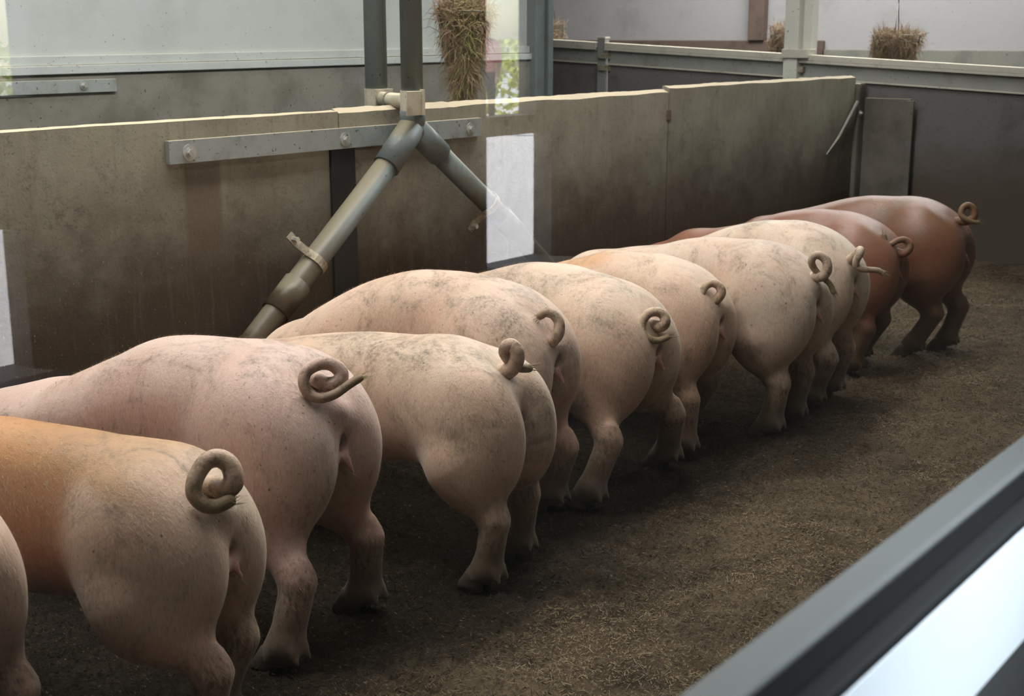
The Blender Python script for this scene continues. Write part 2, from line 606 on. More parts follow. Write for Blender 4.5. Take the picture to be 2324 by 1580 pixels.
# pillar above the joint of the gates
pl = struct(obj('trim_2', box(bmesh.new(), 8.72, 8.86, 4.165, 4.27, 0, 4.2, .006), M['pillar']))
boxo('edge_channel', (8.80, 8.90, 4.10, 4.165, 1.36, 4.2), M['pillar'], pl, .004)
boxo('foot_cap', (8.70, 8.88, 4.09, 4.275, 1.31, 1.37), M['rail'], pl, .004)
hp = thing('hinge_post', 'slim steel hinge post between the two farther gates', 'post', (XG, 5.84, 0))
boxo('post', (-.03, .03, -.035, .035, 0, 1.44), M['gate'], hp, .004)
boxo('cap', (-.035, .035, -.04, .04, 1.44, 1.455), M['rail'], hp, .003)
# rear fences past the gates
for k, y in enumerate((3.1, 2.55, 2.0)):
    pass


# ------------------------------------------------------------------ hay baskets
def basket(name, label, loc, rtop, rbot, h, hook_h, nblade, green=False, pw=.7):
    t = thing(name, label, 'hay basket', loc, 0, 'hanging hay baskets')
    bm = bmesh.new()
    nr = 5
    for k in range(nr):
        f = k / (nr - 1)
        r = rbot + (rtop - rbot) * f ** pw
        tube(bm, [(r * math.cos(a), r * math.sin(a), h * f) for a in np.linspace(0, 2 * PI, 25)], .003, 5)
    for a in np.linspace(0, 2 * PI, 15)[:-1]:
        tube(bm, [((rbot + (rtop - rbot) * f ** pw) * math.cos(a), (rbot + (rtop - rbot) * f ** pw) * math.sin(a), h * f) for f in np.linspace(0, 1, 7)], .003, 5)
    obj('wire_basket', bm, M['wire'], t)
    for a in (0.3, 0.3 + PI):
        tubeo('hanger_wire', [(rtop * math.cos(a), rtop * math.sin(a), h), (0.02 * math.cos(a), .02 * math.sin(a), h + hook_h)], .004, M['wire'], t, 6)
    tubeo('hook_wire', [(0, 0, h + hook_h - .02), (0.0, 0, 4.2 - loc[2])], .004, M['wire'], t, 6)
    for nm, mt, sel in (('hay', M['hay'], 1.0),) + ((('green_hay', M['hay_green'], .14),) if green else ()):
        V, Fc = [], []
        nb = int(nblade * sel)
        for i in range(nb):
            f = rng.random() ** .8 * 1.10
            fr = min(f, 1)
            a = rng.random() * 2 * PI if sel == 1 else rng.normal(-2.2, .35)
            lump = 1 + .13 * math.sin(a * 3 + f * 5) + .08 * math.sin(a * 7 - f * 11)
            r = (rbot + (rtop - rbot) * fr ** pw) * (1.0 - .35 * rng.random() ** 2) * lump
            if f > 1:
                r *= rng.random() ** .5
            p = Vector((r * math.cos(a), r * math.sin(a), h * f))
            tang = Vector((-math.sin(a), math.cos(a), 0)) * rng.normal(0, .8)
            outw = Vector((math.cos(a), math.sin(a), 0)) * abs(rng.normal(0, .22))
            d = (tang + outw + Vector((0, 0, rng.normal(-.7 if f < .85 else .3, .7)))).normalized()
            ln = .03 + .12 * rng.random() ** 1.6
            s = d.cross(Vector((rng.normal(), rng.normal(), rng.normal()))).normalized() * (.0008 + .0011 * rng.random())
            mid = p + d * ln * .5 + Vector((0, 0, .006)) + outw * .02
            e = p + d * ln + Vector((0, 0, -.35 * ln * rng.random())) - outw * .03
            b = len(V)
            V += [p - s, p + s, mid + s, mid - s, e]
            Fc += [(b, b + 1, b + 2, b + 3), (b + 3, b + 2, b + 4)]
        o = pyobj(nm, V, Fc, mt, t)
        o['kind'] = 'stuff'
    # packed core of the hay
    bm = bmesh.new()
    prof = [(rbot * .8, .0), (rbot + (rtop - rbot) * .5 ** pw - .035, h * .5), (rtop - .045, h * .9), (rtop * .5, h * .99), (.01, h * 1.0)]
    rings = []
    for r, z in prof:
        rings.append([bm.verts.new((r * math.cos(2 * PI * k / 18) * (1 + .08 * math.sin(k * 2.3)), r * math.sin(2 * PI * k / 18), z + .015 * math.sin(k * 1.7))) for k in range(18)])
    for a, b in zip(rings, rings[1:]):
        for k in range(18):
            bm.faces.new((a[k], a[(k + 1) % 18], b[(k + 1) % 18], b[k]))
    bm.faces.new(rings[0][::-1])
    bm.faces.new(rings[-1])
    c = obj('packed_hay', bm, M['hay_dark'], t, True)
    return t


basket('hay_basket', 'tall cone of hay hanging right behind the partition near the forked pipe', (5.40, 4.45, 1.12), .14, .015, .46, .40, 7500, True, 1.15)
basket('hay_basket', 'round wire basket of hay on wires beyond the wide steel gate', (10.5, 4.16, 1.27), .19, .12, .20, .24, 4500)
basket('hay_basket', 'hay basket half hidden behind the pale pillar', (11.2, 5.42, 1.28), .19, .13, .25, .2, 3000)
basket('hay_basket', 'small distant hay basket beside the end post of the white wall', (11.6, 8.35, 1.36), .13, .10, .22, .25, 1200)


# ------------------------------------------------------------------ pigs: signed distance bodies meshed with surface nets
def nets(D, o, h):
    s = D < 0
    n = [d - 1 for d in D.shape]
    offs = [(a, b, c) for a in (0, 1) for b in (0, 1) for c in (0, 1)]
    cnt = np.zeros(n, np.int8)
    for a, b, c in offs:
        cnt += s[a:a + n[0], b:b + n[1], c:c + n[2]]
    act = (cnt > 0) & (cnt < 8)
    idx = np.full(n, -1, np.int32)
    ii = np.argwhere(act)
    idx[act] = np.arange(len(ii))
    acc = np.zeros((len(ii), 3))
    num = np.zeros(len(ii))
    for p in offs:
        for ax in range(3):
            if p[ax]:
                continue
            q = list(p)
            q[ax] = 1
            va = D[ii[:, 0] + p[0], ii[:, 1] + p[1], ii[:, 2] + p[2]]
            vb = D[ii[:, 0] + q[0], ii[:, 1] + q[1], ii[:, 2] + q[2]]
            mk = (va < 0) != (vb < 0)
            t = va[mk] / (va[mk] - vb[mk])
            pt = np.array(p, float)[None].repeat(mk.sum(), 0)
            pt[:, ax] += t
            acc[mk] += pt
            num[mk] += 1
    V = np.array(o) + h * (ii + acc / num[:, None])
    quads = []
    for ax in range(3):
        u, v = (ax + 1) % 3, (ax + 2) % 3
        sl0 = [slice(None)] * 3
        sl1 = [slice(None)] * 3
        sl0[ax] = slice(0, -1)
        sl1[ax] = slice(1, None)
        a, b = s[tuple(sl0)], s[tuple(sl1)]
        e = np.argwhere(a != b)
        ok = (e[:, u] >= 1) & (e[:, v] >= 1) & (e[:, u] < n[u]) & (e[:, v] < n[v])
        e = e[ok]
        ins = a[e[:, 0], e[:, 1], e[:, 2]]

        def g(du, dv):
            k = e.copy()
            k[:, u] -= du
            k[:, v] -= dv
            return idx[k[:, 0], k[:, 1], k[:, 2]]
        q = np.stack([g(1, 1), g(0, 1), g(0, 0), g(1, 0)], 1)
        q[~ins] = q[~ins][:, ::-1]
        quads.append(q)
    return V, np.concatenate(quads)


def smin(a, b, k):
    h = np.clip(.5 + .5 * (b - a) / k, 0, 1)
    return b + (a - b) * h - k * h * (1 - h)


def pchip(xs, ys, x):
    """smooth interpolation without overshoot"""
    xs, ys = np.array(xs, float), np.array(ys, float)
    hh = np.diff(xs)
    d = np.diff(ys) / hh
    mm = np.zeros(len(xs))
    for i in range(1, len(xs) - 1):
        if d[i - 1] * d[i] > 0:
            w1, w2 = 2 * hh[i] + hh[i - 1], hh[i] + 2 * hh[i - 1]
            mm[i] = (w1 + w2) / (w1 / d[i - 1] + w2 / d[i])
    mm[0], mm[-1] = d[0], d[-1]
    x = np.clip(x, xs[0], xs[-1])
    i = np.clip(np.searchsorted(xs, x) - 1, 0, len(xs) - 2)
    t = (x - xs[i]) / hh[i]
    return (ys[i] * (1 + 2 * t) * (1 - t) ** 2 + hh[i] * mm[i] * t * (1 - t) ** 2 + ys[i + 1] * t * t * (3 - 2 * t) + hh[i] * mm[i + 1] * t * t * (t - 1))


def pig_field(P, vox):
    """P: pose and build of one pig; local x forward from the rump, y to its own left, z up"""
    S = P['S']
    prof = P['top']
    xs_ = np.arange(-.14, 1.62, vox, dtype=np.float32)
    ys_ = np.arange(-.33, .33 + vox, vox, dtype=np.float32)
    zs_ = np.arange(-.03, .86, vox, dtype=np.float32)
    X, Y, Z = xs_[:, None, None], ys_[None, :, None], zs_[None, None, :]

    def ell(c, r, rot=0.0):
        dx, dy, dz = X - c[0], Y - c[1], Z - c[2]
        if rot:
            cs, sn = math.cos(rot), math.sin(rot)
            dx, dz = dx * cs + dz * sn, -dx * sn + dz * cs
        k0 = np.sqrt((dx / r[0]) ** 2 + (dy / r[1]) ** 2 + (dz / r[2]) ** 2)
        k1 = np.sqrt((dx / r[0] ** 2) ** 2 + (dy / r[1] ** 2) ** 2 + (dz / r[2] ** 2) ** 2) + 1e-6
        return k0 * (k0 - 1) / k1

    def cone(a, b, ra, rb):
        a, b = np.array(a, float), np.array(b, float)
        ba = b - a
        L2 = float(ba @ ba)
        t = np.clip(((X - a[0]) * ba[0] + (Y - a[1]) * ba[1] + (Z - a[2]) * ba[2]) / L2, 0, 1)
        d = np.sqrt((X - a[0] - t * ba[0]) ** 2 + (Y - a[1] - t * ba[1]) ** 2 + (Z - a[2] - t * ba[2]) ** 2)
        return d - (ra + (rb - ra) * t)

    px = [p[0] for p in prof]
    pz = [p[1] for p in prof]
    topz = pchip(px, pz, xs_.astype(float))
    W = P.get('w', .178) * S / .96
    bel = P.get('belly', .285) * S
    wid = pchip([.0, .1, .25, .45, .7, .95, 1.1, 1.3], [W * .50, W * .74, W * .84, W * .86, W * .97, W * .98, W * .8, W * .6], xs_.astype(float))
    bot = pchip([.0, .1, .25, .45, .7, .95, 1.1, 1.3], [.46 * S, .40 * S, bel + .05 * S, bel + .01, bel, bel + .0, bel + .03, bel - .02], xs_.astype(float))
    bot = np.minimum(bot, topz - .14)
    cz = ((topz + bot) / 2)[:, None, None].astype(np.float32)
    hz = ((topz - bot) / 2)[:, None, None].astype(np.float32)
    wy = wid[:, None, None].astype(np.float32)
    q = np.sqrt((np.abs(Y) / wy) ** 2.25 + (np.abs(Z - cz) / hz) ** 2.25) + 0 * X
    rr = (np.abs(Y) / wy) ** 2.25 + (np.abs(Z - cz) / hz) ** 2.25
    body = (rr ** (1 / 2.25) - 1) * np.minimum(wy, hz) * .9
    x0, x1 = .12 * S, px[-1] - .12
    body = -smin(-body, -(x0 - X + 0 * body), .09)
    body = -smin(-body, -(X - x1 + 0 * body), .08)

    def T(x):
        return float(pchip(px, pz, np.array([x]))[0])
    # rump and hams
    zr = T(.2)
    D = smin(body, ell((.225 * S, 0, zr - .185 * S), (.205 * S, W * .93, .185 * S), P.get('rumprot', .10)), .05)
    hy = .092 * S * (W / .178)
    hams = None
    hx_ = P.get('hamx', 0)
    for s in (1, -1):
        # upper ham, rear bulge beside the cleft, outer thigh
        hm = ell(((.175 + hx_) * S, s * hy * 1.02, zr - .235 * S), (.155 * S, W * .60, .20 * S), -.16)
        hm = smin(hm, ell((.125 * S, s * hy * .86, zr - .235 * S), (.142 * S, W * .535, .17 * S), -.1), .035)
        hm = smin(hm, ell(((.16 + hx_ * .7) * S, s * hy * 1.22, zr - .335 * S), (.115 * S, W * .40, .115 * S), .3), .06)
        hams = hm if hams is None else smin(hams, hm, .035)
    D = smin(D, hams, .06)
    # tail head
    D = smin(D, cone((.14 * S, 0, T(.14) - .07 * S), (.035 * S, 0, T(.05) - .06 * S), .05 * S, .026 * S), .05)
    # hind legs
    feet = []
    for s, key in ((1, 'hl'), (-1, 'hr')):
        fx, fy, hk = P.get(key, (.12, 0, .04))
        yy = s * .112 * S
        kn = ((.205 + hx_) * S, s * .122 * S, .365 * S)
        hock = (hk * S, yy + fy * .6, .215 * S)
        fet = ((fx - .03) * S, yy + fy, .07 * S)
        toe = (fx * S, yy + fy, .035 * S)
        D = smin(D, ell(kn, (.075 * S, .066 * S, .11 * S), -.5), .05)
        D = smin(D, cone(((.175 + hx_ * .7) * S, s * .118 * S, .37 * S), ((hk + .036) * S, yy + fy * .5, .25 * S), .09 * S, .045 * S), .042)
        D = smin(D, cone(((hk - .008) * S, yy + fy * .6, .265 * S), ((hk - .006) * S, yy + fy * .6, .225 * S), .013 * S, .022 * S), .03)
        D = smin(D, cone((hock[0] + .004 * S, hock[1], hock[2]), fet, .042 * S, .041 * S), .03)
        D = smin(D, cone(fet, toe, .045 * S, .042 * S), .02)
        for e in (-1, 1):
            D = smin(D, cone((fet[0] - .036 * S, fet[1] + e * .02 * S, fet[2] + .0), (fet[0] - .05 * S, fet[1] + e * .022 * S, fet[2] - .025 * S), .013 * S, .008 * S), .008)
        feet.append((toe, s))
    # forequarters
    fz = T(.95) / .68
    for s in (1, -1):
        yy = s * .115 * S
        D = smin(D, ell((.93 * S, s * .10 * S, .42 * fz), (.15 * S, .085 * S, .19 * fz)), .06)
        D = smin(D, cone((.92 * S, yy, .34 * fz), (.93 * S, yy, .19 * fz), .075 * S, .046 * S), .04)
        D = smin(D, cone((.93 * S, yy, .19 * fz), (.925 * S, yy, .065), .042 * S, .034 * S), .02)
        D = smin(D, cone((.925 * S, yy, .065), (.95 * S, yy, .035), .036 * S, .035 * S), .02)
        feet.append(((.95 * S, yy, .035), s))
    # neck and head, lowered to the trough
    hx = P.get('head', (1.28, .20))
    n0 = (1.0 * S, 0, T(1.0) - .15 * S)
    hn = px[-1] - .05
    n1 = (hn, 0, T(hn) - .13 * S)
    D = smin(D, cone(n0, n1, .155 * S, .125 * S), .06)
    sn = (hx[0] * S + .0, 0, hx[1])
    D = smin(D, cone(n1, sn, .118 * S, .058 * S), .05)
    D = smin(D, cone(sn, (sn[0] + .03, 0, sn[2] - .03), .056 * S, .052 * S), .015)
    for s in (1, -1):
        D = smin(D, ell((hn - .03, s * .13 * S, T(hn) - .10 * S), (.09 * S, .012 * S + vox, .06 * S), .5), .02)
    # cleft below the tail, vulva
    def st(v, a_, b_):
        u = np.clip((v - a_) / (b_ - a_), 0, 1)
        return u * u * (3 - 2 * u)
    mz = st(zr - Z, .15 * S, .24 * S) * (1 - st(zr - Z, .42 * S, .50 * S))
    D = D + .022 * S * np.exp(-(np.abs(Y) / (.014 * S)) ** 1.15) * mz * (1 - st(X, .10 * S, .20 * S))
    D = smin(D, cone((.008 * S, 0, zr - .235 * S), (-.018 * S, 0, zr - .268 * S), .013 * S, .005 * S), .014)
    # ground line
    D = np.maximum(D, .028 - Z + 0 * D)
    return D, (xs_[0], ys_[0], zs_[0]), feet, zr, T


def pig_mat(name='pig_skin', rough=.55, spec=.35, sheen=.25):
    n = N(name, rough, spec)
    at = n.node('ShaderNodeAttribute', attribute_name='coat')
    mu = n.node('ShaderNodeAttribute', attribute_name='mud')
    c = at.outputs['Color']
    oi = n.node('ShaderNodeObjectInfo')
    ad = n.node('ShaderNodeVectorMath', operation='ADD')
    n.co()
    sc_ = n.node('ShaderNodeVectorMath', operation='SCALE')
    cb = n.node('ShaderNodeCombineXYZ')
    for i in range(3):
        n.link(oi.outputs['Random'], cb.inputs[i])
    n.link(cb.outputs[0], sc_.inputs[0])
    sc_.inputs['Scale'].default_value = 31.0
    n.link(n._co, ad.inputs[0])
    n.link(sc_.outputs[0], ad.inputs[1])
    n._co = ad.outputs[0]
    hair = n.noise(1.0, 3, .6, (240, 300, 60))
    c = n.mix(n.ramp(n.noise(4, 4, .6), .35, .7, 0, .30), c, n.mix(1.0, c, (.95, .58, .52), 'MULTIPLY'))
    c = n.mix(n.ramp(hair, .32, .66, .36, 0), c, n.mix(1.0, c, (.60, .52, .42), 'MULTIPLY'))
    # smeared dirt in patches, finer along the hair, then dark specks
    d1 = n.noise(6.5, 9, .74, (1, 1.3, .8), .8)
    hair2 = n.ramp(n.noise(1.0, 3, .6, (95, 115, 30)), .30, .68, .3, 1)
    f1 = n.ramp(n.math('ADD', d1, n.math('MULTIPLY', mu.outputs['Fac'], .55)), .47, .74, 0, .92)
    c = n.mix(n.math('MULTIPLY', f1, n.math('MAXIMUM', hair2, n.math('MULTIPLY', mu.outputs['Fac'], 1.3))), c, (.115, .088, .05))
    f0 = n.ramp(n.math('ADD', n.noise(2.2, 4, .6), n.math('MULTIPLY', mu.outputs['Fac'], .4)), .48, .72, 0, .30)
    c = n.mix(f0, c, n.mix(1.0, c, (.62, .58, .45), 'MULTIPLY'))
    f2 = n.math('MULTIPLY', n.ramp(n.noise(70, 6, .75), .60, .68, 0, .85), n.ramp(n.noise(3.5, 4, .7), .36, .54))
    c = n.mix(f2, c, (.09, .07, .04))
    c = n.mix(n.ramp(n.noise(1.0, 2, .5, (110, 130, 40)), .73, .77, 0, .8), c, (.07, .05, .03))
    n.color(c)
    b = n.b
    b.inputs['Subsurface Weight'].default_value = .10
    b.inputs['Subsurface Radius'].default_value = (.02, .008, .005)
    b.inputs['Sheen Weight'].default_value = sheen
    b.inputs['Sheen Roughness'].default_value = .5
    b.inputs['Sheen Tint'].default_value = (1, .95, .85, 1)
    n.bump(n.math('ADD', hair, n.math('MULTIPLY', n.noise(9, 4, .6), .5)), .22, .006)
    return n.m


M['pig'] = pig_mat()
M['pig_brown'] = pig_mat('pig_brown_skin', .36, .5, .03)
M['hoof'] = dirty('pig_hoof', (.10, .08, .055), (.05, .04, .03), .6, 0, 20, specks=False)
M['eye'] = N('pig_eye', .2, .6).color((.02, .012, .01)).m
M['bristle'] = N('bristle', .5, .3).color((.55, .46, .34)).m
M['bristle_brown'] = N('brown_bristle', .45, .35).color((.24, .095, .04)).m
M['tuft'] = N('tail_hair', .7, .2).color((.23, .19, .09)).m


def tail_mat():
    n = N('pig_tail_skin', .55, .3)
    at = n.node('ShaderNodeAttribute', attribute_name='coat')
    c = n.mix(n.ramp(n.noise(38, 7, .75), .44, .66, 0, .8), at.outputs['Color'], (.13, .10, .05))
    n.color(c)
    n.bump(n.noise(120, 4, .7), .4, .004)
    return n.m


M['tail'] = tail_mat()
CAMDIR = Vector((.0, 0, 0))


def sstep(x, a, b):
    t = np.clip((x - a) / (b - a), 0, 1)
    return t * t * (3 - 2 * t)


def make_pig(P):
    vox = P.get('vox', .0088)
    D, o, feet, zr, T = pig_field(P, vox)
    V, Q = nets(D, o, vox)
    S = P['S']
    t = thing('pig', P['label'], 'pig', (P['X'], P['Y'], 0), PI / 2 + math.radians(P.get('yaw', 0)), 'pigs feeding in a row')
    me = bpy.data.meshes.new('body')
    me.vertices.add(len(V))
    me.vertices.foreach_set('co', V.astype(np.float32).ravel())
    me.loops.add(len(Q) * 4)
    me.loops.foreach_set('vertex_index', Q.astype(np.int32).ravel())
    me.polygons.add(len(Q))
    me.polygons.foreach_set('loop_start', np.arange(0, len(Q) * 4, 4, dtype=np.int32))
    me.polygons.foreach_set('loop_total', np.full(len(Q), 4, np.int32))
    me.update(calc_edges=True)
    me.shade_smooth()
    x, y, z = V[:, 0], V[:, 1], V[:, 2]
    base = np.array(P.get('skin', (.60, .46, .355)))
    col = np.tile(base, (len(V), 1))

    def blend(mask, c):
        nonlocal col
        mask = np.clip(mask, 0, 1)[:, None]
        col = col * (1 - mask) + np.array(c) * mask
    # pinker thin skin low on the hams, between the legs and on the belly
    blend((1 - sstep(z, .22 * S, .50 * S)) * .35, (base[0] * .92, base[1] * .72, base[2] * .72))
    for f in P.get('patches', []):
        blend(f(x, y, z, T), f.c)
    # rear opening
    dv = np.sqrt(((y) / (.018 * S)) ** 2 + ((z - (zr - .245 * S)) / (.045 * S)) ** 2 + ((x + .01) / (.08 * S)) ** 2)
    blend((1 - sstep(dv, .5, 1.1)) * .65, (.50, .20, .18))
    da = np.sqrt((y / (.02 * S)) ** 2 + ((z - (zr - .195 * S)) / (.022 * S)) ** 2 + (np.minimum(x - .03, .0) / .2) ** 2 + (np.maximum(x - .06, 0) / .02) ** 2)
    blend((1 - sstep(da, .5, 1.1)) * .7, (.14, .075, .07))
    mud = (1 - sstep(z, .05 * S, .36 * S)) * .72 + P.get('dirt', .0) + .06 * sstep(z, zr - .12, zr)
    ca = me.color_attributes.new('coat', 'FLOAT_COLOR', 'POINT')
    ca.data.foreach_set('color', np.concatenate([col, np.ones((len(V), 1))], 1).astype(np.float32).ravel())
    ma = me.attributes.new('mud', 'FLOAT', 'POINT')
    ma.data.foreach_set('value', mud.astype(np.float32))
    me.materials.append(M[P.get('mat', 'pig')])
    b = bpy.data.objects.new('body', me)
    C.objects.link(b)
    b.parent = t
    # hooves: two claws each
    for (toe, s) in feet:
        bm = bmesh.new()
        for e in (-1, 1):
            V0 = []
            c = Vector((toe[0] + .012 * S, toe[1] + e * .021 * S, 0))
            for zz, rx, ry, ox in ((.0, .044, .021, .008), (.02, .042, .021, .003), (.045, .035, .020, -.008), (.066, .028, .017, -.014)):
                V0.append([bm.verts.new(c + Vector((ox * S + rx * S * math.cos(a), ry * S * math.sin(a), zz * S))) for a in np.linspace(0, 2 * PI, 13)[:-1]])
            for r0, r1 in zip(V0, V0[1:]):
                for k in range(12):
                    bm.faces.new((r0[k], r0[(k + 1) % 12], r1[(k + 1) % 12], r1[k]))
            bm.faces.new(V0[0][::-1])
            bm.faces.new(V0[-1])
        obj('hoof', bm, M['hoof'], t, True)
    # eyes
    hx = P.get('head', (1.28, .20))
    hn = P['top'][-1][0] - .05
    n1 = Vector((hn, 0, T(hn) - .13 * S))
    sn = Vector((hx[0] * S, 0, hx[1]))
    for s in (1, -1):
        bm = bmesh.new()
        pe = n1.lerp(sn, .45) + Vector((.03, s * .083 * S, .035))
        bmesh.ops.create_uvsphere(bm, u_segments=10, v_segments=8, radius=.014, matrix=Matrix.Translation(pe))
        obj('eye', bm, M['eye'], t, True)
    # tail: a chain of points in the pig's own frame, starting inside the rump
    tp = [Vector(p) for p in P['tail']]
    tp.insert(0, tp[0] + Vector((.06, -tp[0].y * .7, -.02)))
    pts = spline(tp, 8)
    r0, r1 = P.get('tailr', (.021, .010))
    k = np.linspace(0, 1, len(pts))
    rad = r0 + (r1 - r0) * k ** .9
    rad[:4] *= (1.35, 1.25, 1.15, 1.07)
    tl = obj('tail', tube(bmesh.new(), pts, list(rad), 12, True, True), M['tail'], t, True)
    nv = len(tl.data.vertices)
    tc = np.array(P.get('tailc', tuple(base * np.array((.86, .80, .76)))))
    mud_c = np.array((.22, .165, .09))
    fr = np.minimum(np.arange(nv) / (len(pts) * 12), 1)
    w_ = (sstep(fr, .35, 1.0) * P.get('tailmud', .8))[:, None]
    tcol = tc * (1 - w_) + mud_c * w_
    ca = tl.data.color_attributes.new('coat', 'FLOAT_COLOR', 'POINT')
    ca.data.foreach_set('color', np.concatenate([tcol, np.ones((nv, 1))], 1).astype(np.float32).ravel())
    # hair at the tip
    VV, FF = [], []
    tip = Vector(pts[-1])
    d = (Vector(pts[-1]) - Vector(pts[-4])).normalized()
    for i in range(P.get('tuft', 40)):
        dd = (d + Vector(rng.normal(0, .22, 3))).normalized()
        s = dd.cross(Vector(rng.normal(0, 1, 3))).normalized()
        p = tip - d * .03 * rng.random() + s * rad[-1] * .8
        e = p + dd * (.02 + .035 * rng.random())
        bI = len(VV)
        s2 = s.cross(dd) * .0012
        VV += [p - s2, p + s2, e]
        FF += [(bI, bI + 1, bI + 2)]
    tu = pyobj('tail_tuft', VV, FF, M['tuft'], tl)
    tu['kind'] = 'stuff'
    # short pale bristles lying back and down over the skin
    nb = P.get('bristles', 14000)
    nrm = np.zeros(len(V) * 3, np.float32)
    me.vertices.foreach_get('normal', nrm)
    nrm = nrm.reshape(-1, 3)
    ok = np.where((z > .16) & (x < .95))[0]
    pick = rng.choice(ok, nb)
    p, nn = V[pick] + rng.normal(0, .003, (nb, 3)) * .5, nrm[pick]
    g = np.stack([np.full(nb, -.75), np.zeros(nb), np.full(nb, -.55)], 1) + rng.normal(0, .22, (nb, 3))
    tg = g - nn * (g * nn).sum(1, keepdims=True)
    tg /= np.linalg.norm(tg, axis=1, keepdims=True) + 1e-6
    dr = tg + nn * rng.uniform(.05, .38, (nb, 1))
    sd = np.cross(tg, nn) * rng.uniform(.00022, .0004, (nb, 1))
    ln = rng.uniform(.010, .024, (nb, 1))
    VV = np.stack([p - sd - nn * .001, p + sd - nn * .001, p + dr * ln], 1).reshape(-1, 3)
    bo = fast_mesh('bristles', VV, np.arange(nb * 3).reshape(-1, 3), M['bristle_brown' if P.get('mat') else 'bristle'])
    bo.parent = t
    bo['kind'] = 'stuff'
    return t


def patch(c, f):
    def g(x, y, z, T):
        return f(x, y, z, T)
    g.c = c
    return g


def saddle(amount, x0, x1, drop, c):
    def f(x, y, z, T):
        tz = np.interp(x, np.linspace(0, 1.4, 15), [T(q) for q in np.linspace(0, 1.4, 15)])
        return amount * sstep(x, x0, x1) * (1 - sstep(tz - z, drop * .5, drop))
    return patch(c, f)


